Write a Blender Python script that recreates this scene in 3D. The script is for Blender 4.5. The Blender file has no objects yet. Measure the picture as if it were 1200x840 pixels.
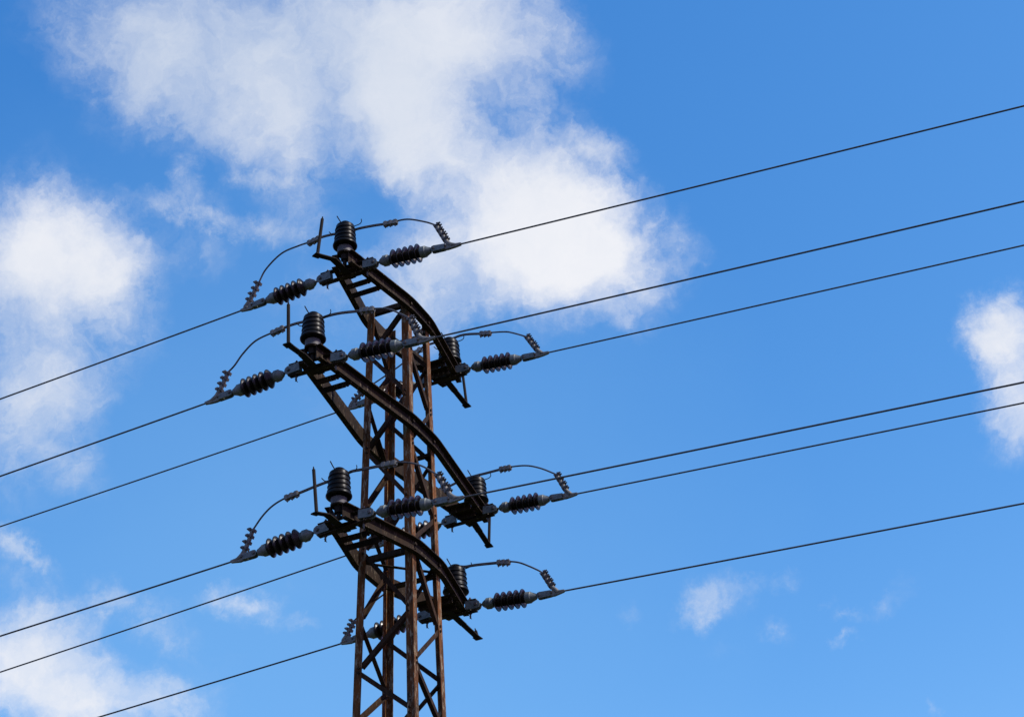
import bpy, bmesh, math, random
from mathutils import Vector, Matrix, Euler

CAM = {'fw': [-0.3342, 0.7634, 0.5528],
 'hfov': 0.532319571983042,
 'loc': [5.7687, -10.9467, 1.6],
 'pitch': 0.5856620838398412,
 'r': [0.9055, 0.4228, -0.0366],
 'roll': -0.043905103111049185,
 'u': [0.2616, -0.4883, 0.8325],
 'yaw': -0.4126006023361839}
# fitted 3D points of every crossarm tip: post foot, strain pins, wire ends, jumper arms
SITES = {('f', 1): {'L': {'J': [[-0.7562, 0.8117, 10.2166], [-0.6815, 0.825, 10.2702], [-0.4719, 0.8623, 10.3913], [-0.3366, 0.8864, 10.4892], [-0.2085, 0.9092, 10.5716]],
                  'a': [-0.2206, 0.8246, 10.147],
                  'b': [-0.7237, 0.8125, 10.1023],
                  'c': [-0.9336, 0.8074, 10.0836],
                  'dir': [-0.9997, -0.024, 0.0],
                  'rb': [-0.8608, 0.8092, 10.1183],
                  'rt': [-0.7562, 0.8117, 10.2252],
                  's': [-0.07295, 0.00038]},
            'R': {'J': [[0.7346, 0.8542, 10.3148], [0.6144, 0.8695, 10.4055], [0.5302, 0.8802, 10.4504], [0.3327, 0.9054, 10.5164], [0.1381, 0.9303, 10.5828]],
                  'a': [0.1982, 0.8233, 10.1517],
                  'b': [0.7115, 0.8514, 10.1147],
                  'c': [0.9261, 0.8631, 10.1068],
                  'dir': [0.9985, 0.0546, 0.0],
                  'rb': [0.8328, 0.858, 10.1417],
                  'rt': [0.7429, 0.8531, 10.3157],
                  's': [-0.02905, -0.00021]},
            'horn': ([-0.0028, 1.2397, 10.0831], [-0.034, 1.2249, 10.4917]),
            'post': [0.0053, 0.9072, 10.2431]},
 ('f', 2): {'L': {'J': [[-0.8918, 1.2223, 9.0551], [-0.7975, 1.2413, 9.1684], [-0.5787, 1.2852, 9.2775], [-0.396, 1.3219, 9.3686], [-0.2353, 1.3541, 9.4252],
                        [-0.1184, 1.3776, 9.4681]],
                  'a': [-0.2303, 1.2608, 9.028],
                  'b': [-0.7228, 1.249, 8.9874],
                  'c': [-0.9283, 1.2441, 8.9705],
                  'dir': [-0.9997, -0.024, 0.0],
                  'rb': [-0.983, 1.2427, 8.96],
                  'rt': [-0.7639, 1.248, 9.154],
                  's': [-0.10071, 0.00286]},
            'R': {'J': [[0.7515, 1.2917, 9.2237], [0.7286, 1.2951, 9.2478], [0.6029, 1.3136, 9.3406], [0.466, 1.3337, 9.4113], [0.2759, 1.3617, 9.457],
                        [0.0736, 1.3915, 9.4795]],
                  'a': [0.2053, 1.2602, 9.0334],
                  'b': [0.7117, 1.2879, 9.0132],
                  'c': [0.9235, 1.2995, 9.003],
                  'dir': [0.9985, 0.0546, 0.0],
                  'rb': [0.8377, 1.2948, 9.0351],
                  'rt': [0.7595, 1.2905, 9.2209],
                  's': [-0.02997, 0.00108]},
            'horn': ([-0.0531, 1.7035, 8.9748], [-0.0367, 1.711, 9.3399]),
            'post': [0.0027, 1.3619, 9.1348]},
 ('f', 3): {'L': {'J': [[-0.8261, 0.8026, 8.0902], [-0.7192, 0.8151, 8.1809], [-0.576, 0.8318, 8.2725], [-0.4256, 0.8493, 8.318], [-0.2542, 0.8692, 8.3592],
                        [-0.1118, 0.8858, 8.3836]],
                  'a': [-0.2461, 0.8165, 7.9879],
                  'b': [-0.7335, 0.8048, 7.94],
                  'c': [-0.9369, 0.8, 7.9199],
                  'dir': [-0.9997, -0.024, 0.0],
                  'rb': [-0.8921, 0.801, 7.9436],
                  'rt': [-0.8261, 0.8026, 8.0902],
                  's': [-0.07432, 0.00049]},
            'R': {'J': [[0.7757, 0.8484, 8.1375], [0.7544, 0.85, 8.1545], [0.6686, 0.8564, 8.2189], [0.5742, 0.8634, 8.2789], [0.4629, 0.8717, 8.316],
                        [0.221, 0.8897, 8.3637], [0.106, 0.8983, 8.3794]],
                  'a': [0.235, 0.8179, 7.977],
                  'b': [0.7493, 0.8461, 7.9415],
                  'c': [0.9454, 0.8568, 7.9412],
                  'dir': [0.9985, 0.0546, 0.0],
                  'rb': [0.8577, 0.852, 7.9712],
                  'rt': [0.7826, 0.8479, 8.1283],
                  's': [-0.03359, 0.0028]},
            'horn': ([0.0486, 1.2173, 7.9108], [0.0322, 1.2096, 7.9846]),
            'post': [0.0383, 0.8633, 8.0708]},
 ('n', 1): {'L': {'J': [[-0.7862, -0.8384, 10.3034], [-0.7274, -0.8405, 10.4145], [-0.5883, -0.8457, 10.513], [-0.4308, -0.8515, 10.5291], [-0.3129, -0.8558, 10.5264],
                        [-0.196, -0.8601, 10.5363]],
                  'a': [-0.232, -0.8248, 10.149],
                  'b': [-0.739, -0.837, 10.1033],
                  'c': [-0.9384, -0.8418, 10.0819],
                  'dir': [-0.9997, -0.024, 0.0],
                  'rb': [-0.8775, -0.8403, 10.1196],
                  'rt': [-0.7903, -0.8382, 10.3049],
                  's': [-0.0915, 0.00721]},
            'R': {'J': [[0.7242, -0.7979, 10.3526], [0.6555, -0.8048, 10.4054], [0.5095, -0.8193, 10.4729], [0.3689, -0.8332, 10.481], [0.2488, -0.8452, 10.4954],
                        [0.1352, -0.8564, 10.5036]],
                  'a': [0.2264, -0.8242, 10.1474],
                  'b': [0.7239, -0.797, 10.1224],
                  'c': [0.9434, -0.785, 10.1053],
                  'dir': [0.9985, 0.0546, 0.0],
                  'rb': [0.833, -0.7911, 10.1563],
                  'rt': [0.7449, -0.7959, 10.3465],
                  's': [-0.03524, 0.00035]},
            'horn': ([-0.0563, -1.1897, 10.0831], [-0.0293, -1.1736, 10.4404]),
            'post': [0.0188, -0.908, 10.2431]},
 ('n', 2): {'L': {'J': [[-0.7334, -1.2735, 9.1966], [-0.6842, -1.2743, 9.2407], [-0.6147, -1.2754, 9.3234], [-0.5079, -1.277, 9.4018], [-0.3477, -1.2795, 9.4283],
                        [-0.1809, -1.2822, 9.4446]],
                  'a': [-0.2185, -1.261, 9.0515],
                  'b': [-0.706, -1.2727, 9.0033],
                  'c': [-0.9153, -1.2777, 8.9783],
                  'dir': [-0.9997, -0.024, 0.0],
                  'rb': [-0.8107, -1.2752, 9.0336],
                  'rt': [-0.7372, -1.2734, 9.1978],
                  's': [-0.09049, 0.00647]},
            'R': {'J': [[0.7324, -1.2332, 9.2211], [0.6602, -1.2383, 9.286], [0.5741, -1.2445, 9.3478], [0.474, -1.2516, 9.3801], [0.3397, -1.2612, 9.4013],
                        [0.2044, -1.2709, 9.4234], [0.1093, -1.2777, 9.4279]],
                  'a': [0.2174, -1.2612, 9.0396],
                  'b': [0.7092, -1.2343, 9.0088],
                  'c': [0.925, -1.2225, 8.9995],
                  'dir': [0.9985, 0.0546, 0.0],
                  'rb': [0.8102, -1.2288, 9.0668],
                  'rt': [0.7389, -1.2327, 9.2193],
                  's': [-0.03324, 0.00034]},
            'horn': ([0.006, -1.6552, 8.9748], [-0.0028, -1.6607, 9.3315]),
            'post': [0.0057, -1.3251, 9.1348]},
 ('n', 3): {'L': {'J': [[-0.7417, -0.8298, 8.1134], [-0.6701, -0.8305, 8.1987], [-0.5866, -0.8313, 8.26], [-0.4806, -0.8323, 8.2941], [-0.3389, -0.8337, 8.3111],
                        [-0.2191, -0.8349, 8.3268]],
                  'a': [-0.209, -0.8169, 7.9594],
                  'b': [-0.724, -0.8292, 7.9044],
                  'c': [-0.9156, -0.8338, 7.8874],
                  'dir': [-0.9997, -0.024, 0.0],
                  'rb': [-0.8133, -0.8314, 7.9173],
                  'rt': [-0.7464, -0.8298, 8.1077],
                  's': [-0.08124, 0.00453]},
            'R': {'J': [[0.7077, -0.7906, 8.183], [0.6051, -0.7971, 8.2703], [0.5077, -0.8034, 8.3223], [0.4093, -0.8096, 8.3503], [0.297, -0.8168, 8.3572],
                        [0.1442, -0.8265, 8.3635], [0.0574, -0.8321, 8.3674]],
                  'a': [0.2071, -0.8179, 7.9885],
                  'b': [0.7041, -0.7907, 7.955],
                  'c': [0.9104, -0.7794, 7.947],
                  'dir': [0.9985, 0.0546, 0.0],
                  'rb': [0.8076, -0.7851, 8.0018],
                  'rt': [0.7172, -0.79, 8.1738],
                  's': [-0.03812, 0.00259]},
            'horn': ([-0.0483, -1.1257, 7.9108], [-0.0726, -1.1401, 8.2703]),
            'post': [-0.0167, -0.8768, 8.0708]}}
# cloud lobes: direction, angular radii, turn, amount, brightness
CLOUDS = [([-0.3885, 0.6083, 0.6921], 0.1136, 0.05, 0, 0.6, 0.15), ([-0.4071, 0.6148, 0.6755], 0.0682, 0.0409, 25, 0.35, 0.2),
 ([-0.3448, 0.6394, 0.6873], 0.0909, 0.0545, 0, 0.42, 0.2), ([-0.308, 0.6462, 0.6983], 0.0523, 0.0477, 0, 0.75, 0.9),
 ([-0.3085, 0.6663, 0.6789], 0.0432, 0.0295, -10, 0.4, 0.7), ([-0.3428, 0.664, 0.6645], 0.05, 0.0318, 20, 0.35, 0.5),
 ([-0.259, 0.6826, 0.6834], 0.0182, 0.0273, -30, 0.2, 0.4), ([-0.2624, 0.6942, 0.6703], 0.0227, 0.0114, -30, 0.2, 0.3),
 ([-0.278, 0.6757, 0.6828], 0.0227, 0.0227, 0, 0.2, 0.6), ([-0.4672, 0.5629, 0.6819], 0.0318, 0.0318, 20, 0.45, 0.3),
 ([-0.4632, 0.5901, 0.6612], 0.0273, 0.0341, 30, 0.32, 0.2), ([-0.4396, 0.5967, 0.6714], 0.0454, 0.0364, 30, 0.35, 0.2),
 ([-0.4475, 0.6106, 0.6534], 0.0409, 0.0136, 40, 0.2, 0.2), ([-0.4133, 0.635, 0.6526], 0.0318, 0.025, 50, 0.55, 0.6),
 ([-0.4061, 0.6542, 0.638], 0.0227, 0.0295, -20, 0.5, 0.6), ([-0.4109, 0.6677, 0.6207], 0.0136, 0.0227, 0, 0.22, 0.3),
 ([-0.4418, 0.6227, 0.6458], 0.0318, 0.0136, 25, 0.25, 0.3), ([-0.3523, 0.6723, 0.651], 0.0409, 0.0227, 30, 0.45, 0.5),
 ([-0.3591, 0.6802, 0.6391], 0.0273, 0.0182, 30, 0.3, 0.5), ([-0.3377, 0.6928, 0.6372], 0.0454, 0.0227, 35, 0.6, 0.8),
 ([-0.3186, 0.7147, 0.6226], 0.0409, 0.0318, 35, 0.55, 0.9), ([-0.2854, 0.7144, 0.6389], 0.0273, 0.0227, 35, 0.5, 0.7),
 ([-0.2648, 0.7187, 0.6429], 0.0204, 0.0136, 35, 0.4, 0.6), ([-0.2583, 0.7237, 0.64], 0.0127, 0.0091, 40, 0.3, 0.5),
 ([-0.3003, 0.7186, 0.6272], 0.0273, 0.0273, 20, 0.3, 0.7), ([-0.2883, 0.7348, 0.614], 0.0386, 0.0341, 35, 0.7, 0.9),
 ([-0.2947, 0.7469, 0.596], 0.0545, 0.0341, 5, 0.85, 1.0), ([-0.2801, 0.7532, 0.5951], 0.0295, 0.0264, 35, 0.6, 1.0),
 ([-0.2893, 0.7463, 0.5994], 0.0227, 0.0182, 0, 0.3, 1.0), ([-0.26, 0.7759, 0.5748], 0.0145, 0.0191, 20, 0.42, 0.7),
 ([-0.2801, 0.7532, 0.5951], 0.0364, 0.0273, 0, 0.3, 1.0), ([-0.3314, 0.739, 0.5866], 0.05, 0.0273, 0, 0.45, 0.7),
 ([-0.3611, 0.7273, 0.5836], 0.0318, 0.0273, -20, 0.35, 0.6), ([-0.3702, 0.7106, 0.5984], 0.0227, 0.0273, 0, 0.25, 0.5),
 ([-0.3556, 0.7073, 0.6109], 0.0182, 0.0227, -30, 0.25, 0.5), ([-0.2353, 0.7641, 0.6007], 0.0055, 0.0173, 10, 0.3, 0.4),
 ([-0.2319, 0.774, 0.5892], 0.0073, 0.0182, 0, 0.16, 0.3), ([-0.2438, 0.7709, 0.5885], 0.0136, 0.0182, 0, 0.22, 0.4),
 ([-0.5212, 0.6058, 0.6011], 0.0364, 0.03, 25, 0.68, 0.9), ([-0.5054, 0.63, 0.5896], 0.0282, 0.0318, 25, 0.6, 0.8),
 ([-0.4997, 0.6419, 0.5816], 0.0182, 0.0341, -20, 0.5, 0.8), ([-0.524, 0.6152, 0.589], 0.0318, 0.0273, 0, 0.4, 0.9),
 ([-0.5406, 0.6061, 0.5834], 0.0364, 0.0364, 0, 0.45, 0.7), ([-0.5258, 0.6406, 0.5596], 0.0432, 0.0386, 0, 0.5, 0.6),
 ([-0.5567, 0.6268, 0.5452], 0.0318, 0.0477, 0, 0.55, 0.5), ([-0.5637, 0.6536, 0.5051], 0.0341, 0.0386, 0, 0.58, 0.5),
 ([-0.5434, 0.6757, 0.4981], 0.0173, 0.0109, 10, 0.45, 0.4), ([-0.5171, 0.6604, 0.5445], 0.0227, 0.0227, 0, 0.16, 0.4),
 ([-0.5482, 0.651, 0.525], 0.0341, 0.025, 0, 0.35, 0.4), ([-0.4556, 0.6314, 0.6275], 0.0082, 0.0082, 0, 0.5, 0.6),
 ([-0.4716, 0.6296, 0.6174], 0.0164, 0.0064, 20, 0.35, 0.4), ([-0.4538, 0.6444, 0.6155], 0.0214, 0.0091, 25, 0.6, 0.6),
 ([-0.4598, 0.6508, 0.6041], 0.0227, 0.0136, 10, 0.32, 0.4), ([-0.4312, 0.6676, 0.607], 0.0214, 0.0073, 8, 0.42, 0.4),
 ([-0.4312, 0.6492, 0.6266], 0.0214, 0.005, -5, 0.35, 0.3), ([-0.4692, 0.6496, 0.5982], 0.0227, 0.0159, 20, 0.18, 0.3),
 ([-0.4162, 0.6727, 0.6118], 0.0227, 0.0118, 0, 0.2, 0.3), ([-0.3996, 0.7129, 0.5763], 0.0318, 0.0227, 0, 0.28, 0.4),
 ([-0.418, 0.6995, 0.5796], 0.0227, 0.0227, 0, 0.22, 0.4), ([-0.3933, 0.7012, 0.5946], 0.0318, 0.0182, 0, 0.2, 0.4),
 ([-0.4354, 0.713, 0.5496], 0.025, 0.0204, 0, 0.2, 0.3), ([-0.4228, 0.7371, 0.5272], 0.0182, 0.0159, 0, 0.2, 0.3),
 ([-0.3747, 0.7335, 0.567], 0.0318, 0.0164, 0, 0.3, 0.4), ([-0.3406, 0.7659, 0.5453], 0.0227, 0.0114, 0, 0.1, 0.3),
 ([-0.0939, 0.8359, 0.5409], 0.0191, 0.0136, -10, 0.65, 0.7), ([-0.0854, 0.8415, 0.5335], 0.0204, 0.025, 0, 0.7, 0.9),
 ([-0.1029, 0.8399, 0.5329], 0.0136, 0.0109, 0, 0.4, 0.7), ([-0.0891, 0.8526, 0.5149], 0.0182, 0.0273, 0, 0.5, 0.8),
 ([-0.1037, 0.8541, 0.5097], 0.0109, 0.0136, 10, 0.3, 0.6), ([-0.0977, 0.8656, 0.491], 0.0127, 0.0191, 30, 0.55, 0.7),
 ([-0.1065, 0.8378, 0.5354], 0.01, 0.0164, 0, 0.25, 0.5), ([-0.0837, 0.8312, 0.5497], 0.01, 0.0082, 0, 0.3, 0.4),
 ([-0.0919, 0.8601, 0.5017], 0.0136, 0.0273, 0, 0.3, 0.8), ([-0.5798, 0.6719, 0.4608], 0.0191, 0.0082, 20, 0.6, 0.6),
 ([-0.5726, 0.6806, 0.4571], 0.0145, 0.0045, 30, 0.4, 0.5), ([-0.5831, 0.6769, 0.4493], 0.0127, 0.0091, 0, 0.32, 0.4),
 ([-0.59, 0.6985, 0.405], 0.0409, 0.0273, 0, 0.75, 0.9), ([-0.5756, 0.7064, 0.4119], 0.0409, 0.0173, 10, 0.45, 0.8),
 ([-0.562, 0.7265, 0.3955], 0.0545, 0.0204, 10, 0.65, 0.9), ([-0.5771, 0.6949, 0.429], 0.0273, 0.0136, 0, 0.3, 0.5),
 ([-0.5417, 0.7426, 0.3939], 0.0409, 0.0136, 5, 0.55, 0.8), ([-0.5469, 0.7112, 0.4418], 0.01, 0.0091, 0, 0.55, 0.4),
 ([-0.533, 0.7244, 0.4373], 0.0164, 0.01, 0, 0.6, 0.5), ([-0.5248, 0.7369, 0.4261], 0.0182, 0.0091, 10, 0.6, 0.5),
 ([-0.5614, 0.7103, 0.4246], 0.025, 0.0127, 0, 0.35, 0.5), ([-0.4892, 0.7535, 0.4392], 0.02, 0.01, 10, 0.95, 0.9),
 ([-0.5078, 0.7387, 0.4433], 0.0154, 0.0073, -20, 0.32, 0.4), ([-0.4646, 0.7635, 0.4485], 0.02, 0.0064, 5, 0.25, 0.3),
 ([-0.463, 0.7729, 0.4338], 0.0082, 0.0041, 0, 0.42, 0.5), ([-0.514, 0.7493, 0.4175], 0.025, 0.0073, 10, 0.25, 0.3),
 ([-0.5229, 0.7499, 0.4053], 0.0227, 0.0091, 0, 0.35, 0.4), ([-0.5675, 0.6939, 0.4432], 0.0273, 0.01, 0, 0.2, 0.3),
 ([-0.2659, 0.8594, 0.4368], 0.0164, 0.0127, 0, 0.7, 0.5), ([-0.2754, 0.8584, 0.4328], 0.0091, 0.0091, 0, 0.35, 0.5),
 ([-0.2388, 0.8761, 0.4188], 0.01, 0.0068, 20, 0.6, 0.5), ([-0.2273, 0.869, 0.4396], 0.0073, 0.0055, 0, 0.45, 0.4),
 ([-0.2428, 0.8631, 0.4428], 0.0127, 0.0041, -10, 0.28, 0.3), ([-0.2074, 0.8879, 0.4105], 0.0068, 0.0036, -20, 0.55, 0.5),
 ([-0.203, 0.8841, 0.421], 0.0059, 0.0036, 0, 0.45, 0.4), ([-0.1835, 0.8873, 0.4231], 0.0118, 0.005, -20, 0.48, 0.4),
 ([-0.1707, 0.8854, 0.4323], 0.01, 0.0068, -20, 0.32, 0.3), ([-0.3091, 0.8462, 0.4341], 0.0068, 0.0064, 0, 0.32, 0.3),
 ([-0.2669, 0.871, 0.4125], 0.0164, 0.0073, 0, 0.18, 0.3), ([-0.1719, 0.9111, 0.3746], 0.0032, 0.0064, 0, 0.38, 0.4),
 ([-0.2879, 0.8554, 0.4305], 0.0055, 0.0045, 0, 0.3, 0.3), ([-0.211, 0.8796, 0.4264], 0.0045, 0.0036, 0, 0.4, 0.3)]
SKYP = (2.1, 1.25, .83)
SKYM = (.92, 1.64, 3.0)
CGREY = (.56, .65, .80)
CWHITE = (.93, .93, .96)
CN1, CN2, CLO, CHI = 4.1, .5, .06, 1.6
SUN_E = 5.0
# distance along the jumper from the post to its two connectors (left, right)
CONN = {('n', 1): (.31, .36), ('n', 2): (.33, .41), ('n', 3): (.42, .37), ('f', 1): (.33, .36), ('f', 2): (.33, .28), ('f', 3): (.41, .42)}
VEIL = (-0.4656, 0.751, 0.4682)

C = bpy.context.scene.collection
S = bpy.context.scene
rng = random.Random(7)

# ---------------------------------------------------------------- camera
cam = bpy.data.cameras.new("camera"); camo = bpy.data.objects.new("camera", cam); C.objects.link(camo)
R_ = Vector(CAM['r']); U_ = Vector(CAM['u']); F_ = Vector(CAM['fw'])
M = Matrix((R_, U_, -F_)).transposed().to_4x4(); M.translation = Vector(CAM['loc'])
camo.matrix_world = M
cam.sensor_fit = 'HORIZONTAL'; cam.sensor_width = 36; cam.lens = 18 / math.tan(CAM['hfov'] / 2)
cam.clip_start = 0.1; cam.clip_end = 6000
S.camera = camo

# ---------------------------------------------------------------- sky, sun, exposure
SUN_AZ = math.radians(88)      # from +Y towards +X
SUN_EL = math.radians(48)
SKY_STRENGTH = 0.1
W = bpy.data.worlds.new("World"); S.world = W; W.use_nodes = True
nt = W.node_tree; N = nt.nodes; LK = nt.links; N.clear()

def nd(t, **kw):
    n = N.new(t)
    for k, v in kw.items(): setattr(n, k, v)
    return n
def mth(op, a, b=None, c=None, clamp=False):
    n = nd('ShaderNodeMath', operation=op, use_clamp=clamp)
    for i, v in enumerate((a, b, c)):
        if v is None: continue
        if isinstance(v, (int, float)): n.inputs[i].default_value = v
        else: LK.new(v, n.inputs[i])
    return n.outputs[0]
def vm(op, a, b):
    n = nd('ShaderNodeVectorMath', operation=op)
    for i, v in enumerate((a, b)):
        if v is None: continue
        if isinstance(v, (tuple, list)): n.inputs[i].default_value = v
        else: LK.new(v, n.inputs[i])
    return n
sky = nd('ShaderNodeTexSky', sky_type='NISHITA', sun_disc=False)
sky.sun_elevation = SUN_EL; sky.sun_rotation = SUN_AZ; sky.altitude = 300; sky.air_density = 1.0; sky.dust_density = 0.6; sky.ozone_density = 2.5
tc = nd('ShaderNodeTexCoord'); D0 = tc.outputs['Generated']
sep = nd('ShaderNodeSeparateColor'); LK.new(sky.outputs[0], sep.inputs[0]); cmb = nd('ShaderNodeCombineColor')
for k_ in range(3):     # deepen the blue of the clear air the way the camera recorded it
    LK.new(mth('MULTIPLY', mth('POWER', mth('MINIMUM', sep.outputs[k_], 6.0 if k_ == 2 else 2.6), SKYP[k_]), SKYM[k_]), cmb.inputs[k_])
# cloud fields: soft shapes on the celestial sphere broken up by noise
def noise(vec, scale, detail, rough, lac=2.1, dist=0.0):
    n = nd('ShaderNodeTexNoise'); n.inputs['Scale'].default_value = scale; n.inputs['Detail'].default_value = detail
    n.inputs['Roughness'].default_value = rough; n.inputs['Lacunarity'].default_value = lac; n.inputs['Distortion'].default_value = dist
    LK.new(vec, n.inputs['Vector']); return n
w1 = noise(D0, 17, 7, .6)
off = vm('SUBTRACT', w1.outputs['Color'], (.5, .5, .5))
offs = nd('ShaderNodeVectorMath', operation='SCALE'); LK.new(off.outputs[0], offs.inputs[0]); offs.inputs['Scale'].default_value = 0.062
D1 = vm('ADD', D0, offs.outputs[0]).outputs[0]
offf = vm('SUBTRACT', noise(D0, 48, 7, .66).outputs['Color'], (.5, .5, .5))
offk = nd('ShaderNodeVectorMath', operation='SCALE'); LK.new(offf.outputs[0], offk.inputs[0]); offk.inputs['Scale'].default_value = 0.030
D2 = vm('ADD', D0, offk.outputs[0]).outputs[0]      # small puffs are torn at a smaller scale
Fs = Bs = None
for (d, rx, ry, ang, st, br) in CLOUDS:
    d = Vector(d); rt = F_.cross(U_)
    e1 = R_ - d * R_.dot(d); e1.normalize(); e2 = d.cross(e1).normalized()
    a = math.radians(ang)
    f1 = e1 * math.cos(a) + e2 * math.sin(a); f2 = d.cross(f1).normalized()
    mp = nd('ShaderNodeMapping', vector_type='TEXTURE'); LK.new(D2 if rx < .0215 else D1, mp.inputs['Vector'])
    mp.inputs['Location'].default_value = d
    mp.inputs['Rotation'].default_value = Matrix((f1, f2, d)).transposed().to_euler('XYZ')
    mp.inputs['Scale'].default_value = (rx * 1.5, ry * 1.5, 1)
    g = nd('ShaderNodeTexGradient', gradient_type='SPHERICAL'); LK.new(mp.outputs[0], g.inputs[0])
    o = g.outputs['Fac']
    Fs = mth('MULTIPLY', o, st) if Fs is None else mth('MULTIPLY_ADD', o, st, Fs)
    if br > 0: Bs = mth('MULTIPLY', o, st * br) if Bs is None else mth('MULTIPLY_ADD', o, st * br, Bs)
# the sky well outside the photographed part gets loose clouds of the same kind
cosv = vm('DOT_PRODUCT', D0, tuple(F_)).outputs['Value']
away = nd('ShaderNodeMapRange', interpolation_type='SMOOTHSTEP'); LK.new(cosv, away.inputs[0])
away.inputs[1].default_value = 0.93; away.inputs[2].default_value = 0.80; away.inputs[3].default_value = 0; away.inputs[4].default_value = 1
far = noise(D0, 3.0, 4, .55)
farv = mth('MULTIPLY', mth('MULTIPLY', mth('SUBTRACT', far.outputs['Fac'], .47, clamp=True), 4.5), away.outputs[0])
Fs = mth('ADD', Fs, farv); Bs = mth('MULTIPLY_ADD', farv, .2, Bs)
n1 = noise(D1, 24, 10, .6).outputs['Fac']
n2 = noise(D1, 70, 9, .62, dist=1.0).outputs['Fac']
nn = mth('SUBTRACT', mth('MULTIPLY_ADD', n2, .42, mth('MULTIPLY', n1, .58)), .5)
Fc = mth('MINIMUM', Fs, 1.7)
x = mth('MULTIPLY_ADD', mth('MULTIPLY', nn, CN1), mth('MULTIPLY', mth('MINIMUM', Fc, CN2), mth('MULTIPLY_ADD', Fc, -.75, 1.42, clamp=True)), Fc)
dens = nd('ShaderNodeMapRange', interpolation_type='SMOOTHSTEP'); LK.new(x, dens.inputs[0])
dens.inputs[1].default_value = CLO; dens.inputs[2].default_value = CHI; dens.inputs[3].default_value = 0; dens.inputs[4].default_value = 0.96
bright = mth('DIVIDE', Bs, mth('ADD', Fs, .12))
bright = mth('MULTIPLY_ADD', nn, .5, bright, clamp=True)
cc = nd('ShaderNodeMix', data_type='RGBA'); LK.new(bright, cc.inputs[0])
cc.inputs[6].default_value = tuple(v / SKY_STRENGTH for v in CGREY) + (1,); cc.inputs[7].default_value = tuple(v / SKY_STRENGTH for v in CWHITE) + (1,)
vmp = nd('ShaderNodeMapping', vector_type='TEXTURE'); LK.new(D1, vmp.inputs['Vector']); vmp.inputs['Location'].default_value = VEIL; vmp.inputs['Scale'].default_value = (.28, .28, .28)
vg = nd('ShaderNodeTexGradient', gradient_type='SPHERICAL'); LK.new(vmp.outputs[0], vg.inputs[0])
veil = nd('ShaderNodeMix', data_type='RGBA'); LK.new(mth('MULTIPLY', vg.outputs['Fac'], .24), veil.inputs[0]); LK.new(cmb.outputs[0], veil.inputs[6])
veil.inputs[7].default_value = tuple(v / SKY_STRENGTH for v in (.34, .66, 1.0)) + (1,)
mixc = nd('ShaderNodeMix', data_type='RGBA'); LK.new(dens.outputs[0], mixc.inputs[0]); LK.new(veil.outputs[2], mixc.inputs[6]); LK.new(cc.outputs[2], mixc.inputs[7])
bg = nd('ShaderNodeBackground'); LK.new(mixc.outputs[2], bg.inputs[0]); bg.inputs[1].default_value = SKY_STRENGTH
wo = nd('ShaderNodeOutputWorld'); LK.new(bg.outputs[0], wo.inputs[0])

sl = bpy.data.lights.new("sun", 'SUN'); sl.energy = SUN_E; sl.angle = math.radians(.53); sl.color = (1, .95, .88)
so = bpy.data.objects.new("sun", sl); C.objects.link(so)
sd = Vector((math.sin(SUN_AZ) * math.cos(SUN_EL), math.cos(SUN_AZ) * math.cos(SUN_EL), math.sin(SUN_EL)))
so.rotation_euler = sd.to_track_quat('Z', 'Y').to_euler(); so.location = (30, 10, 40)
S.view_settings.view_transform = 'Standard'; S.view_settings.look = 'None'; S.view_settings.exposure = 0; S.view_settings.gamma = 1
S.view_settings.use_curve_mapping = False
S.render.filter_size = 1.0

# ---------------------------------------------------------------- materials
def mat(name, base, rough=.7, metal=0.0, spec=.5, coat=0.0):
    m = bpy.data.materials.new(name); m.use_nodes = True
    b = m.node_tree.nodes['Principled BSDF']
    b.inputs['Base Color'].default_value = (*base, 1); b.inputs['Roughness'].default_value = rough
    b.inputs['Metallic'].default_value = metal; b.inputs['Specular IOR Level'].default_value = spec
    b.inputs['Coat Weight'].default_value = coat; b.inputs['Coat Roughness'].default_value = .06
    return m, m.node_tree, b
def ramp(t, fac, stops):
    r = t.nodes.new('ShaderNodeValToRGB'); e = r.color_ramp.elements
    e[0].position, e[0].color = stops[0][0], (*stops[0][1], 1); e[1].position, e[1].color = stops[-1][0], (*stops[-1][1], 1)
    for p, c in stops[1:-1]:
        q = e.new(p); q.color = (*c, 1)
    t.links.new(fac, r.inputs[0]); return r.outputs[0]
def tnoise(t, scale, detail=6, rough=.6, stretch=None):
    co = t.nodes.new('ShaderNodeTexCoord'); v = co.outputs['Object']
    if stretch:
        mp = t.nodes.new('ShaderNodeMapping'); mp.inputs['Scale'].default_value = stretch; t.links.new(v, mp.inputs[0]); v = mp.outputs[0]
    n = t.nodes.new('ShaderNodeTexNoise'); n.inputs['Scale'].default_value = scale; n.inputs['Detail'].default_value = detail; n.inputs['Roughness'].default_value = rough
    t.links.new(v, n.inputs['Vector']); return n.outputs['Fac']
def mixc3(t, fac, a, b):
    n = t.nodes.new('ShaderNodeMix'); n.data_type = 'RGBA'
    t.links.new(fac, n.inputs[0]); t.links.new(a, n.inputs[6]); t.links.new(b, n.inputs[7]); return n.outputs[2]
def bump(t, b, h, strength, dist):
    n = t.nodes.new('ShaderNodeBump'); n.inputs['Strength'].default_value = strength; n.inputs['Distance'].default_value = dist
    t.links.new(h, n.inputs['Height']); t.links.new(n.outputs[0], b.inputs['Normal'])
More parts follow.
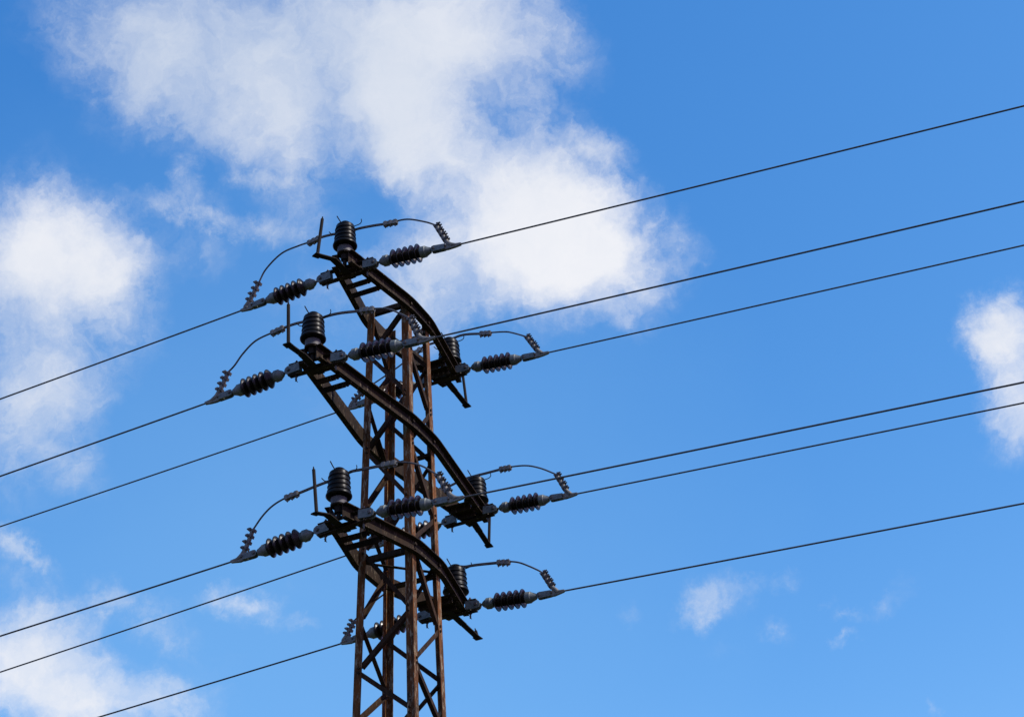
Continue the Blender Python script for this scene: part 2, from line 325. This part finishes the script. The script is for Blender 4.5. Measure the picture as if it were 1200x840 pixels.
def rusty(name, dark, rust, pale, pale_at, rough=.8):
    m, t, b = mat(name, dark, rough, 0, .15)
    big = tnoise(t, 3.2, 7, .65, (1, 1, .45)); fine = tnoise(t, 34, 5, .65, (1, 1, .25)); fl = tnoise(t, 42, 7, .75, (1, 1, .22))
    c1 = ramp(t, big, [(.40, dark), (.50, tuple((a + c) / 2 for a, c in zip(dark, rust))), (.60, rust)])
    c2 = ramp(t, fine, [(.3, tuple(v * .45 for v in dark)), (.55, tuple(v * 1.0 for v in rust)), (.75, tuple(v * 1.5 for v in rust))])
    f = t.nodes.new('ShaderNodeValue'); f.outputs[0].default_value = .5
    c = mixc3(t, f.outputs[0], c1, c2)
    pm = ramp(t, fl, [(pale_at, (0, 0, 0)), (pale_at + .09, (1, 1, 1))])
    pv = t.nodes.new('ShaderNodeRGB'); pv.outputs[0].default_value = (*pale, 1)
    c = mixc3(t, pm, c, pv.outputs[0])
    t.links.new(c, b.inputs['Base Color']); bump(t, b, fine, .5, .002)
    return m
M_LEG = rusty('rusted_leg_steel', (.011, .0092, .0055), (.150, .055, .012), (.23, .19, .12), .52)
M_ARM = rusty('dark_painted_arm_steel', (.0036, .0032, .0024), (.029, .0155, .0055), (.20, .16, .10), .575)
M_BRACE = rusty('rusted_brace_steel', (.0055, .0048, .0033), (.042, .020, .007), (.13, .105, .07), .60)
M_ROD = rusty('dark_rod_steel', (.006, .0055, .0045), (.018, .013, .009), (.06, .05, .04), .66)
def metal(name, c0, c1, rough, met):
    m, t, b = mat(name, c0, rough, met, .5)
    t.links.new(ramp(t, tnoise(t, 30, 6, .65), [(.32, c0), (.68, c1)]), b.inputs['Base Color']); bump(t, b, tnoise(t, 120, 3), .25, .001)
    return m
M_GALV = metal('galvanised_fitting', (.050, .060, .057), (.14, .162, .151), .55, .15)
M_CLAMP = metal('weathered_alloy_clamp', (.060, .062, .054), (.20, .19, .155), .6, .15)
M_BOLT = metal('dark_bolt', (.04, .036, .034), (.12, .105, .095), .6, .3)
M_WIRE = metal('weathered_conductor', (.035, .035, .035), (.085, .085, .083), .5, .3)
M_STUB = metal('dark_oxidised_cable', (.025, .025, .025), (.06, .058, .055), .65, .3)
M_COLLAR = metal('dark_base_collar', (.035, .034, .034), (.085, .078, .072), .6, .2)
def glaze(name, c0, c1, rough, spec=.42):
    m, t, b = mat(name, c0, rough, 0, spec, 0)
    oi = t.nodes.new('ShaderNodeObjectInfo'); vr = t.nodes.new('ShaderNodeMapRange'); t.links.new(oi.outputs['Random'], vr.inputs[0]); vr.inputs[3].default_value = .7; vr.inputs[4].default_value = 1.5
    hs = t.nodes.new('ShaderNodeHueSaturation'); t.links.new(vr.outputs[0], hs.inputs['Value']); t.links.new(ramp(t, tnoise(t, 14, 4), [(.35, c0), (.7, c1)]), hs.inputs['Color'])
    dirt = t.nodes.new('ShaderNodeRGB'); dirt.outputs[0].default_value = (.032, .028, .022, 1)
    t.links.new(mixc3(t, ramp(t, tnoise(t, 22, 6, .7), [(.55, (0, 0, 0)), (.75, (.55, .55, .55))]), hs.outputs[0], dirt.outputs[0]), b.inputs['Base Color'])
    t.links.new(ramp(t, tnoise(t, 40, 5), [(.3, (rough,) * 3), (.8, (rough + .2,) * 3)]), b.inputs['Roughness'])
    return m
M_PORC = glaze('brown_glazed_porcelain', (.005, .0038, .003), (.010, .006, .0042), .26, .26)
M_POST = glaze('blackened_glazed_porcelain', (.003, .0027, .0023), (.006, .005, .0042), .28, .09)
M_CONC = metal('footing_concrete', (.28, .27, .25), (.38, .37, .35), .9, 0)
mg, t, b = mat('meadow_grass', (.05, .08, .025), .9, 0, .2)
t.links.new(ramp(t, tnoise(t, .8, 8, .7), [(.3, (.028, .036, .016)), (.55, (.048, .058, .026)), (.75, (.080, .074, .042))]), b.inputs['Base Color'])
M_GRASS = mg

# ---------------------------------------------------------------- mesh helpers
def frame(d, up=(0, 0, 1)):
    x = Vector(d).normalized(); y = Vector(up).cross(x)
    if y.length < 1e-4: y = Vector((0, 1, 0))
    y.normalize(); return x, y, x.cross(y)
class MB:
    def __init__(self): self.v = []; self.f = []; self.s = []
    def add(self, vs, fs, smooth=False):
        o = len(self.v); self.v += [tuple(p) for p in vs]
        for q in fs: self.f.append([i + o for i in q]); self.s.append(smooth)
        return self
    def box(self, c, ax, ay, az, lx, ly, lz):       # centre, axes, full sizes
        c = Vector(c); vs = []
        for i in (-1, 1):
            for j in (-1, 1):
                for k in (-1, 1): vs.append(c + ax * (i * lx / 2) + ay * (j * ly / 2) + az * (k * lz / 2))
        return self.add(vs, [(0, 1, 3, 2), (4, 6, 7, 5), (0, 4, 5, 1), (2, 3, 7, 6), (0, 2, 6, 4), (1, 5, 7, 3)])
    def bar(self, p, q, w, h, up=(0, 0, 1)):        # w across, h along up
        p = Vector(p); q = Vector(q); x, y, z = frame(q - p, up)
        return self.box((p + q) / 2, x, y, z, (q - p).length, w, h)
    def sweep(self, path, section, normals, smooth=False):   # section pts (a along normal, b along z)
        n = len(section); vs = []
        for p, nn in zip(path, normals):
            for a, b_ in section: vs.append(Vector(p) + nn * a + Vector((0, 0, b_)))
        fs = []
        for i in range(len(path) - 1):
            for j in range(n): fs.append((i * n + j, i * n + (j + 1) % n, (i + 1) * n + (j + 1) % n, (i + 1) * n + j))
        fs.append(tuple(range(n))[::-1]); fs.append(tuple((len(path) - 1) * n + j for j in range(n)))
        return self.add(vs, fs, smooth)
    def extrude(self, pts, axis_o, ax, ay, dvec):    # polygon in plane ax,ay extruded along dvec (centred)
        o = Vector(axis_o); n = len(pts)
        vs = [o + ax * a + ay * b_ - dvec / 2 for a, b_ in pts] + [o + ax * a + ay * b_ + dvec / 2 for a, b_ in pts]
        fs = [tuple(range(n))[::-1], tuple(range(n, 2 * n))] + [(i, (i + 1) % n, (i + 1) % n + n, i + n) for i in range(n)]
        return self.add(vs, fs)
    def tube(self, path, rad, seg=10, caps=True):
        pts = [Vector(p) for p in path]; n = len(pts); rr = rad if isinstance(rad, (list, tuple)) else [rad] * n
        tan = [((pts[min(i + 1, n - 1)] - pts[max(i - 1, 0)]).normalized()) for i in range(n)]
        ref = Vector((0, 0, 1)) if abs(tan[0].z) < .9 else Vector((1, 0, 0))
        u = tan[0].cross(ref).normalized(); vs = []
        for i in range(n):
            u = (u - tan[i] * u.dot(tan[i])).normalized(); w = tan[i].cross(u)
            for k in range(seg):
                a = 2 * math.pi * k / seg; vs.append(pts[i] + (u * math.cos(a) + w * math.sin(a)) * rr[i])
        fs = [(i * seg + k, i * seg + (k + 1) % seg, (i + 1) * seg + (k + 1) % seg, (i + 1) * seg + k) for i in range(n - 1) for k in range(seg)]
        self.add(vs, fs, True)
        if caps:
            self.add(vs[:seg], [tuple(range(seg))[::-1]]); self.add(vs[-seg:], [tuple(range(seg))])
        return self
    def lathe(self, prof, o=(0, 0, 0), axis=(0, 0, 1), seg=28):   # prof: (along axis, radius)
        z = Vector(axis).normalized(); x = z.orthogonal().normalized(); y = z.cross(x); vs = []
        for s, r in prof:
            for k in range(seg):
                a = 2 * math.pi * k / seg; vs.append(Vector(o) + z * s + (x * math.cos(a) + y * math.sin(a)) * r)
        n = len(prof)
        fs = [(i * seg + k, i * seg + (k + 1) % seg, (i + 1) * seg + (k + 1) % seg, (i + 1) * seg + k) for i in range(n - 1) for k in range(seg)]
        return self.add(vs, fs, True)
    def bolt(self, p, axis, r=.011, h=.012):
        return self.lathe([(0, 0.0005), (0, r), (h, r), (h, .0005)], p, axis, 6)
    def build(self, name, m, parent=None):
        me = bpy.data.meshes.new(name); me.from_pydata(self.v, [], self.f); me.update()
        for p, s in zip(me.polygons, self.s): p.use_smooth = s
        bm = bmesh.new(); bm.from_mesh(me); bmesh.ops.remove_doubles(bm, verts=bm.verts, dist=1e-6) if len(self.v) < 4000 else None
        bmesh.ops.recalc_face_normals(bm, faces=bm.faces)
        bm.to_mesh(me); bm.free()
        if any(self.s): me.set_sharp_from_angle(angle=math.radians(38))
        me.materials.append(m); o = bpy.data.objects.new(name, me); C.objects.link(o)
        if parent: o.parent = parent
        return o
def smooth_path(pts, per=6):
    P = [Vector(p) for p in pts]; P = [P[0] * 2 - P[1]] + P + [P[-1] * 2 - P[-2]]; out = []
    for i in range(1, len(P) - 2):
        for k in range(per):
            s = k / per; a, b_, c, d = P[i - 1], P[i], P[i + 1], P[i + 2]
            out.append(.5 * ((2 * b_) + (c - a) * s + (2 * a - 5 * b_ + 4 * c - d) * s * s + (3 * b_ - a - 3 * c + d) * s ** 3))
    out.append(P[-2]); return out
def tag(o, label=None, cat=None, group=None, kind=None):
    if label: o['label'] = label
    if cat: o['category'] = cat
    if group: o['group'] = group
    if kind: o['kind'] = kind
    return o
def empty(name, loc, x=None, parent=None):
    o = bpy.data.objects.new(name, None); o.empty_display_size = .1; C.objects.link(o)
    if x is not None:
        a, b_, c = frame(x); m = Matrix((a, b_, c)).transposed().to_4x4()
        m.translation = Vector(loc); o.matrix_world = m
    else: o.location = loc
    if parent: o.parent = parent
    return o
X, Y, Z = Vector((1, 0, 0)), Vector((0, 1, 0)), Vector((0, 0, 1))

# ---------------------------------------------------------------- ground
g = MB()
n = 24; ext = 3000
co = [(-1 + 2 * i / n) for i in range(n + 1)]; co = [math.copysign(abs(c) ** 2.2, c) * ext for c in co]
g.add([(a, b_, 0) for a in co for b_ in co], [(i * (n + 1) + j, (i + 1) * (n + 1) + j, (i + 1) * (n + 1) + j + 1, i * (n + 1) + j + 1) for i in range(n) for j in range(n)])
tag(g.build('ground', M_GRASS), kind='structure')

# ---------------------------------------------------------------- the lattice pylon
ZARM = {1: 10.2431, 2: 9.1348, 3: 8.0708}
def half(z): return 0.20 + 0.0188 * (ZARM[2] - z)
TOP = 10.25
pyl = empty('power_pylon', (0, 0, 0))
tag(pyl, 'rusty four-legged steel lattice pylon with three curved crossarms', 'pylon')
FL, TH = .060, .006
for sx in (-1, 1):
    for sy in (-1, 1):
        m = MB(); sec = [(0, 0), (FL, 0), (FL, TH), (TH, TH), (TH, FL), (0, FL)]
        vs = []
        zs = [.12 + (TOP - .12) * i / 20 for i in range(21)]
        for z in zs:
            h = half(z)
            for a, b_ in sec: vs.append((sx * (h - a), sy * (h - b_), z))
        fs = [(i * 6 + k, i * 6 + (k + 1) % 6, (i + 1) * 6 + (k + 1) % 6, (i + 1) * 6 + k) for i in range(20) for k in range(6)]
        fs += [tuple(range(6)), tuple(20 * 6 + k for k in range(6))]
        m.add(vs, fs)
        lg = m.build('leg', M_LEG, pyl)
        fm = MB(); fm.lathe([(0, .001), (0, .24), (.16, .22), (.18, .2), (.18, .001)], (sx * half(0), sy * half(0), -.05), (0, 0, 1), 4)
        fm.build('footing', M_CONC, pyl)
# lacing: one zigzag per face, nodes at these heights
LV = [10.19, 9.80, 9.36, 8.93, 8.43, 8.07, 7.52, 7.12, 6.74]
while LV[-1] > 4.6: LV.append(LV[-1] - .46)
LOW = [LV[-1]]
while LOW[-1] > .8: LOW.append(LOW[-1] - .6)
faces = [((-1, -1), (1, -1)), ((1, -1), (1, 1)), ((1, 1), (-1, 1)), ((-1, 1), (-1, -1))]
# even levels: front->F(1,-1), +X->R(1,1), back->B(-1,1), -X->L(-1,-1)
def lace(m, c0, c1, z0, z1, inset):
    def node(c, other, z):
        h = half(z); p = Vector((c[0] * h, c[1] * h, z)); d = Vector((other[0] - c[0], other[1] - c[1], 0)).normalized()
        return p + d * .032
    a = node(c0, c1, z0); b_ = node(c1, c0, z1)
    nrm = Vector((c0[0] + c1[0], c0[1] + c1[1], 0)).normalized()
    a = a - nrm * inset; b_ = b_ - nrm * inset
    ext = (b_ - a).normalized() * .018; a = a - ext; b_ = b_ + ext
    x = (b_ - a).normalized(); w = nrm.cross(x).normalized()
    if w.z > 0: w = -w
    L = (b_ - a).length; c = (a + b_) / 2
    m.box(c, x, w, nrm, L, .034, .005)
    m.box(c + w * .0145 - nrm * .0165, x, w, nrm, L * .86, .005, .028)
    for p in (a + ext * 1.6, b_ - ext * 1.6): m.bolt(p + nrm * (inset + .0005), nrm, .010, .009)
for fi, (c0, c1) in enumerate(faces):
    for k in range(len(LV) - 1):
        s, e = (c1, c0) if k % 2 == 0 else (c0, c1)
        m = MB(); lace(m, s, e, LV[k] - .012, LV[k + 1] + .012, TH + .003); m.build('brace', M_BRACE, pyl)
m = MB()
for fi, (c0, c1) in enumerate(faces):
    for k in range(len(LOW) - 1):
        s, e = (c1, c0) if (k + len(LV) - 1) % 2 == 0 else (c0, c1)
        lace(m, s, e, LOW[k], LOW[k + 1], TH + .003)
tag(m.build('lower_bracing', M_BRACE, pyl), kind='stuff')
# level struts at the crossarms (front and back) and one plan diagonal at the lowest
for z, sy in ((10.225, -1), (10.10, 1), (8.005, -1), (7.955, 1), (8.99, 1)):
    h = half(z); m = MB(); y = sy * (h - TH - .018)
    m.box((0, y, z), X, Y, Z, 2 * h - .03, .005, .045); m.box((0, y - sy * .018, z - .02), X, Y, Z, 2 * h - .05, .03, .005)
    m.build('strut', M_BRACE, pyl)
h = half(7.985); m = MB(); m.bar((-h + .03, -h + .03, 7.985), (h - .03, h - .03, 7.985), .03, .006); m.build('strut', M_BRACE, pyl)

NM = {1: 'top', 2: 'middle', 3: 'lowest'}
WEB, FLG, CT = .12, .044, .007
for i in (1, 2, 3):
    zi = ZARM[i]; pn = Vector(SITES[('n', i)]['post']); pf = Vector(SITES[('f', i)]['post'])
    arm = empty('crossarm', (0, 0, 0), parent=pyl)
    arm['label'] = NM[i] + ' crossarm of two bent channels reaching past both sides of the lattice'
    h = half(zi - .06) + .001; G = .046
    for sx in (-1, 1):
        e0 = Vector((pn.x + sx * G, pn.y - .035, 0)); e1 = Vector((pf.x + sx * G, pf.y + .035, 0))
        b0 = Vector((sx * h, -h * .92, 0)); b1 = Vector((sx * h, h * .92, 0))
        path = [e0]
        for (p, q, r) in ((e0, b0, b1), (b0, b1, e1)):
            u = (p - q).normalized(); v = (r - q).normalized(); rd = .085
            for s in (0, .2, .4, .6, .8, 1):
                A_ = q + u * rd * (1 - s); B_ = q + v * rd * s; path.append(A_.lerp(B_, s))
        path.append(e1)
        nr = []
        for k in range(len(path)):
            d = (path[min(k + 1, len(path) - 1)] - path[max(k - 1, 0)]).normalized()
            nn = Vector((d.y, -d.x, 0)) * (1 if sx > 0 else 1); nn = nn if nn.x * sx > 0 else -nn; nr.append(nn)
        path = [p + Z * zi for p in path]
        sec = [(0, 0), (FLG, 0), (FLG, -.008), (CT, -.011), (CT, -WEB + .011), (FLG, -WEB + .008), (FLG, -WEB), (0, -WEB)]
        m = MB(); m.sweep(path, sec, nr)
        for y in (-h + .03, h - .03):
            for dz in (-.035, -.085): m.bolt((sx * (h + CT - .001), y, zi + dz), X * sx, .014, .014)
        m.build('channel', M_ARM, arm)
    for s, p, key in ((-1, pn, 'n'), (1, pf, 'f')):
        st = SITES[(key, i)]
        for dd in (.222, .340):
            y = p.y - s * dd
            tt = dd / (abs(p.y) - h); hw = G + (h - G) * min(1, tt) + .035
            m = MB(); xc = p.x * (1 - tt)
            m.box((xc, y, zi - WEB - .006), X, Y, Z, 2 * hw, .05, .008); m.box((xc, y + s * .022, zi - WEB - .03), X, Y, Z, 2 * hw - .06, .007, .042)
            m.bolt((xc + hw - .03, y, zi - WEB - .01), -Z, .011, .02); m.bolt((xc - hw + .03, y, zi - WEB - .01), -Z, .011, .02)
            m.build('spreader', M_ARM, arm)
        aR, aL = Vector(st['R']['a']), Vector(st['L']['a'])
        d = (aR - aL).normalized()
        for dz in (.046, -.046):
            m = MB(); m.bar(aL + Z * dz + d * .0, aR + Z * dz - d * .0, .042, .008); 
            for q in (aL + d * .055, aR - d * .055):
                m.lathe([(0, .001), (0, .014), (.012, .014), (.012, .001)], q + Z * (dz + .004 if dz > 0 else dz - .016), Z, 6)
            m.build('strain_plate', M_ARM, arm)
        for q in (aL + d * .055, aR - d * .055):
            m = MB()
            m.tube([q - Z * .10, q + Z * .075], .007, 8)
            m.tube([q - Z * .088 - Y * .018, q - Z * .096 + Y * .022], .0025, 6)
            m.build('strain_bolt', M_BOLT, arm)
        m = MB(); m.lathe([(.001, .001), (.001, .056), (.0095, .056), (.0095, .001)], (p.x, p.y, zi), Z, 28); m.build('post_seat', M_ARM, arm)
        m = MB(); m.lathe([(-.10, .001), (-.10, .016), (-.05, .016), (-.05, .030), (.0005, .034), (.0005, .001)], (p.x, p.y, zi), Z, 16); m.build('post_stud', M_ROD, arm)
        m = MB(); m.box((p.x, p.y - s * .075, zi - WEB - .005), X, Y, Z, .15, .11, .008); m.build('tip_plate', M_ARM, arm)
        e, tp = Vector(st['horn'][0]), Vector(st['horn'][1])
        b0 = Vector((p.x, p.y - s * .13, zi - WEB - .014)); k0 = Vector((p.x + (e.x - p.x) * .2, p.y + s * .15, zi - WEB - .012)) if key == 'n' else b0.lerp(e, .5)
        m = MB(); m.bar(b0, k0, .055, .008); dv = (e - k0).normalized(); m.bar(k0 - dv * .006, e + dv * .03, .048, .008)
        m.bar(e - dv * .03 - Z * .006, e + dv * .028 - Z * .001, .062, .006)
        for q in (.35, .6): m.bolt(k0.lerp(e, q) - Z * .004, -Z, .009, .008)
        m.build('horn_bar', M_ROD, arm)
        m = MB(); ax = (tp - e).normalized(); m.tube([e - ax * .012, e + ax * .005, tp - ax * .014, tp - ax * .012, tp + ax * .006, tp + ax * .012], [.015, .0132, .0125, .006, .005, .001], 8); m.build('horn_rod', M_ROD, arm)

# ---------------------------------------------------------------- insulators, clamps, jumpers, wires
END = {'n': 'near end', 'f': 'far end'}
SIDE = {'R': 'right', 'L': 'left'}
def strain_insulator(a, b_, label):
    a, b_ = Vector(a), Vector(b_); L = (b_ - a).length; k = L / .5
    t = empty('strain_insulator', a, b_ - a); tag(t, label, 'insulator', 'strain insulators at the crossarm tips')
    m = MB()           # clevis: two cheeks and a back strap around the eye
    pr = [(-.088, -.034), (-.088, .034), (.006, .034), (.026, .022), (.034, 0), (.026, -.022), (.006, -.034)]
    m.extrude(pr, (0, .019, 0), X, Z, Y * .010); m.extrude(pr, (0, -.019, 0), X, Z, Y * .010)
    m.box((-.078, 0, 0), X, Y, Z, .018, .03, .064)
    m.build('clevis', M_GALV, t)
    m = MB(); m.tube([(0, -.036, 0), (0, .036, 0)], .0125, 10); m.tube([(0, 0, 0), (.05 * k, 0, 0)], .009, 8); m.build('pin', M_BOLT, t)
    s0, s1 = .046 * k, .140 * k
    m = MB(); m.lathe([(s0, .001), (s0, .012), (s0 + .004, .018), (s0 + .014, .026), (s0 + .034, .038), (s0 + .038, .044), (s0 + .072, .045), (s0 + .075, .041), (s1, .034), (s1, .001)], (0, 0, 0), X, 24)
    m.build('cap', M_GALV, t)
    e0, e1 = .392 * k, .478 * k
    n = 5; p0 = s1 - .004; pitch = (e0 - p0) / (n + .12); prof = [(p0, .001), (p0, .033)]
    for q in range(n):
        s = p0 + .004 + q * pitch
        prof += [(s, .036), (s + .005, .042), (s + .017, .058), (s + .025, .069), (s + .0285, .0725), (s + .0325, .0735), (s + .0355, .072), (s + .0355, .069), (s + .027, .056), (s + .019, .042), (s + .020, .036)]
    prof += [(e0 + .003, .036), (e0 + .003, .001)]
    m = MB(); m.lathe(prof, (0, 0, 0), X, 36); m.build('porcelain_sheds', M_PORC, t)
    m = MB(); m.lathe([(e0, .001), (e0, .043), (e0 + .004, .046), (e0 + .040, .045), (e0 + .043, .041), (e0 + .048, .039), (e1 - .016, .028), (e1 - .004, .024), (e1, .014), (e1, .001)], (0, 0, 0), X, 24)
    m.build('cap', M_GALV, t)
    m = MB(); m.tube([(e1 - .004, 0, 0), (L - .012, 0, 0)], .0095, 8); m.build('pin', M_BOLT, t)
    return t
def clamp(b_, c, rt, rb, label):
    b_, c = Vector(b_), Vector(c); L = (c - b_).length
    t = empty('dead_end_clamp', b_, c - b_); tag(t, label, 'clamp', 'dead-end clamps at the wire ends')
    inv = t.matrix_world.inverted(); q1 = inv @ Vector(rt); q0 = inv @ Vector(rb)
    q1.y = 0; q0.y = 0
    m = MB()
    pr = [(-.022, 0), (-.014, -.021), (.002, -.026), (.095, -.022), (.095, .022), (.002, .026), (-.014, .021)]
    m.extrude(pr, (0, .015, 0), X, Z, Y * .009); m.extrude(pr, (0, -.015, 0), X, Z, Y * .009); m.box((.075, 0, 0), X, Y, Z, .03, .022, .040)
    m.build('tongue', M_GALV, t)
    m = MB(); m.tube([(0, -.030, 0), (0, .030, 0)], .0115, 8); m.tube([(.098, -.028, .004), (.098, .028, .004)], .009, 8); m.build('pin', M_BOLT, t)
    # snail body: trough under the wire that sweeps up into the jumper arm
    m = MB()
    bx = q0.x
    path = smooth_path([(L + .004, 0, .003), (L - .05, 0, .002), (bx + .025, 0, .016), (bx - .004, 0, .05), ((bx + q1.x) / 2 - .004, 0, .05 + (q1.z - .05) * .5), (q1.x, 0, q1.z)], 6)
    rad = [.010 + .010 * min(1, i / 9) - (.004 * max(0, (i - 10) / 20)) for i in range(len(path))]
    m.tube(path, rad, 10)
    hull = [(L + .002, -.008), (L - .04, -.018), (.12, -.026), (.088, -.024), (.085, .016), (.11, .022), (bx - .012, .055), (bx + .018, .028), (L - .05, .012), (L + .002, .008)]
    m.extrude(hull, (0, 0, 0), X, Z, Y * .022)
    m.build('clamp_body', M_CLAMP, t)
    d = (q1 - Vector((bx - .004, 0, .045))); dn = d.normalized(); out = Vector((dn.z, 0, -dn.x))
    if out.x < 0: out = -out
    for k in range(4):
        p = Vector((bx - .004, 0, .045)) + d * (.14 + .27 * k)
        m = MB()
        for sy in (-.014, .014):
            m.tube([p - out * .016 + Y * sy, p + out * (.037 + .004 * (k % 2)) + Y * sy], .0066, 7)
            m.lathe([(0, .001), (0, .0125), (.011, .0125), (.010, .001)], p + out * .018 + Y * sy, out, 6)
        m.box(p + out * .014, dn, Y, out, .024, .048, .009); m.box(p - out * .016, dn, Y, out, .022, .044, .009)
        m.build('u_bolt', M_BOLT, t)
    return t
def post_insulator(p, h, label, rk=1.0):
    t = empty('post_insulator', p); tag(t, label, 'insulator', 'upright post insulators on the crossarm tips'); k = h / .305
    z0 = .010
    m = MB(); m.lathe([(z0, .001), (z0, .060), (z0 + .008, .060), (z0 + .010, .057), (z0 + .055, .058), (z0 + .06, .05), (z0 + .06, .001)], seg=32); m.build('base_collar', M_COLLAR, t)
    prof = [(z0 + .058, .001), (z0 + .058, .050), (z0 + .060, .070), (z0 + .064, .088), (z0 + .072, .0945), (z0 + .080, .0945), (z0 + .096, .088), (z0 + .104, .081)]
    zb = z0 + .104
    for q in range(4):
        r = .0805 - .0022 * q; pt = .0375 * k
        prof += [(zb, r - .001), (zb + .0008, r + .0045), (zb + .0035, r + .0062), (zb + .0075, r + .0058), (zb + .013, r + .002), (zb + .02, r), (zb + pt - .001, r - .0012)]
        zb += pt
    prof += [(zb + .006, r - .004), (zb + .013, r - .012), (zb + .018, r - .024), (zb + .020, .040), (zb + .0205, .036), (zb + .026, .0355), (zb + .027, .040), (zb + .034, .041), (zb + .039, .036), (zb + .041, .001)]
    m = MB(); m.lathe([(a, r * rk) for a, r in prof], seg=40); m.build('porcelain_body', M_POST, t)
    zt = zb + .010
    m = MB()
    m.tube([(.043 * math.cos(a), .043 * math.sin(a), zt + .006 * math.sin(3 * a)) for a in [i * 2 * math.pi / 24 for i in range(25)]], .0045, 6, False)
    m.tube(smooth_path([(-.04, .03, zt), (-.09, .035, zt - .02), (-.125, .02, zt - .022), (-.145, .0, zt - .002)]), .0036, 6)
    m.tube(smooth_path([(.04, .03, zt), (.10, .04, zt + .012), (.125, .03, zt + .022), (.128, .02, zt + .04)]), .0036, 6)
    m.tube([(-.015, -.03, zt + .01), (-.030, -.045, zt + .045), (-.052, -.04, zt + .09)], .0042, 6)
    m.build('tie_wire', M_ROD, t)
    return t, zt
def conductor(c, d, s, kq, length, label):
    c = Vector(c); d = Vector(d); L = 0; pts = []
    hs = [-.11] + [length * (i / 48) ** 1.5 for i in range(49)]
    for h in hs: pts.append(d * h + Z * (s * h + kq * h * h))
    m = MB(); m.tube(pts, .0066, 10); o = m.build('conductor', M_WIRE); o.location = c
    tag(o, label, 'power line', 'overhead conductors strung from the pylon'); return o
CON = {}
for i in (1, 2, 3):
    for key in ('n', 'f'):
        st = SITES[(key, i)]; where = '%s of the %s crossarm' % (END[key], NM[i])
        p = Vector(st['post'])
        H_ = .312 if key == 'n' else .318
        if (key, i) == ('f', 1): H_ = .335
        post, zt = post_insulator(p, H_, 'black ribbed post insulator standing upright on the ' + where, 1.0 if key == 'n' else 1.09)
        ends = {}
        for sd_ in ('R', 'L'):
            q = st[sd_]
            strain_insulator(q['a'], q['b'], 'brown five-shed strain insulator pulling to the %s from the %s' % (SIDE[sd_], where))
            clamp(q['b'], q['c'], q['rt'], q['rb'], 'grey bolted clamp on the %s wire of the %s' % (SIDE[sd_], where))
            kq = .0006 if sd_ == 'R' else .0012
            hE = {'R': 4.0, 'L': 2.2}[sd_]; s = q['s'][0] + q['s'][1] * hE - kq * hE
            conductor(q['c'], q['dir'], s, kq, 55 if sd_ == 'R' else 60, 'thin dark wire running %s from the %s' % ('right' if sd_ == 'R' else 'left', where))
            ends[sd_] = q
        # jumper cable: clamp, over the post's neck, to the other clamp
        JL = [Vector(v) for v in ends['L']['J']]; JR = [Vector(v) for v in ends['R']['J']]
        zl, zr = JL[-1], JR[-1]; fm_ = (p.x - zl.x) / (zr.x - zl.x)
        mid = [Vector((p.x, p.y + .062 if key == 'n' else p.y + .03, zl.z + (zr.z - zl.z) * fm_ + .006))]
        if key == 'f': mid[0].z = max(mid[0].z, p.z + H_ + .004)
        raw = [Vector(ends['L']['rt']) + (Vector(ends['L']['rt']) - JL[0]) * .1] + JL[1:] + mid + list(reversed(JR[1:])) + [Vector(ends['R']['rt'])]
        path = smooth_path(raw, 7)
        t = empty('jumper_cable', p + Z * zt); tag(t, 'curved jumper cable looping over the post insulator at the ' + where, 'cable', 'jumper cables over the post insulators')
        loc = [v - t.location for v in path]
        m = MB(); m.tube(loc, .0068, 10); m.build('cable', M_WIRE, t)
        # doubled stub lashed alongside between the two connectors
        cl = [0]
        for a, b_ in zip(loc, loc[1:]): cl.append(cl[-1] + (b_ - a).length)
        def at(s):
            for k in range(len(cl) - 1):
                if cl[k + 1] >= s: return loc[k].lerp(loc[k + 1], (s - cl[k]) / (cl[k + 1] - cl[k]))
            return loc[-1]
        sm = min(range(len(loc)), key=lambda k: abs(loc[k].x)); s0 = cl[sm]
        o1, o2 = CONN[(key, i)]
        stub = [at(s0 - o1 - .03 + (o1 + o2 + .06) * k / 30) + Vector((0, -.004, -.0125)) for k in range(31)]
        m = MB(); m.tube(stub, .0066, 8); m.build('stub_cable', M_STUB, t)
        for s in (s0 - o1, s0 + o2):
            pc = at(s); dv = (at(s + .02) - at(s - .02)).normalized(); xx, yy, zz = frame(dv)
            m = MB(); m.box(pc - zz * .006, xx, yy, zz, .115, .030, .032)
            for k in (-.04, 0, .04):
                m.box(pc + xx * k - zz * .006, xx, yy, zz, .022, .036, .038)
                m.tube([pc + xx * k - zz * .042, pc + xx * k + zz * .022], .0045, 6); m.bolt(pc + xx * k - zz * .024, -zz, .010, .010)
            m.build('connector', M_CLAMP, t)
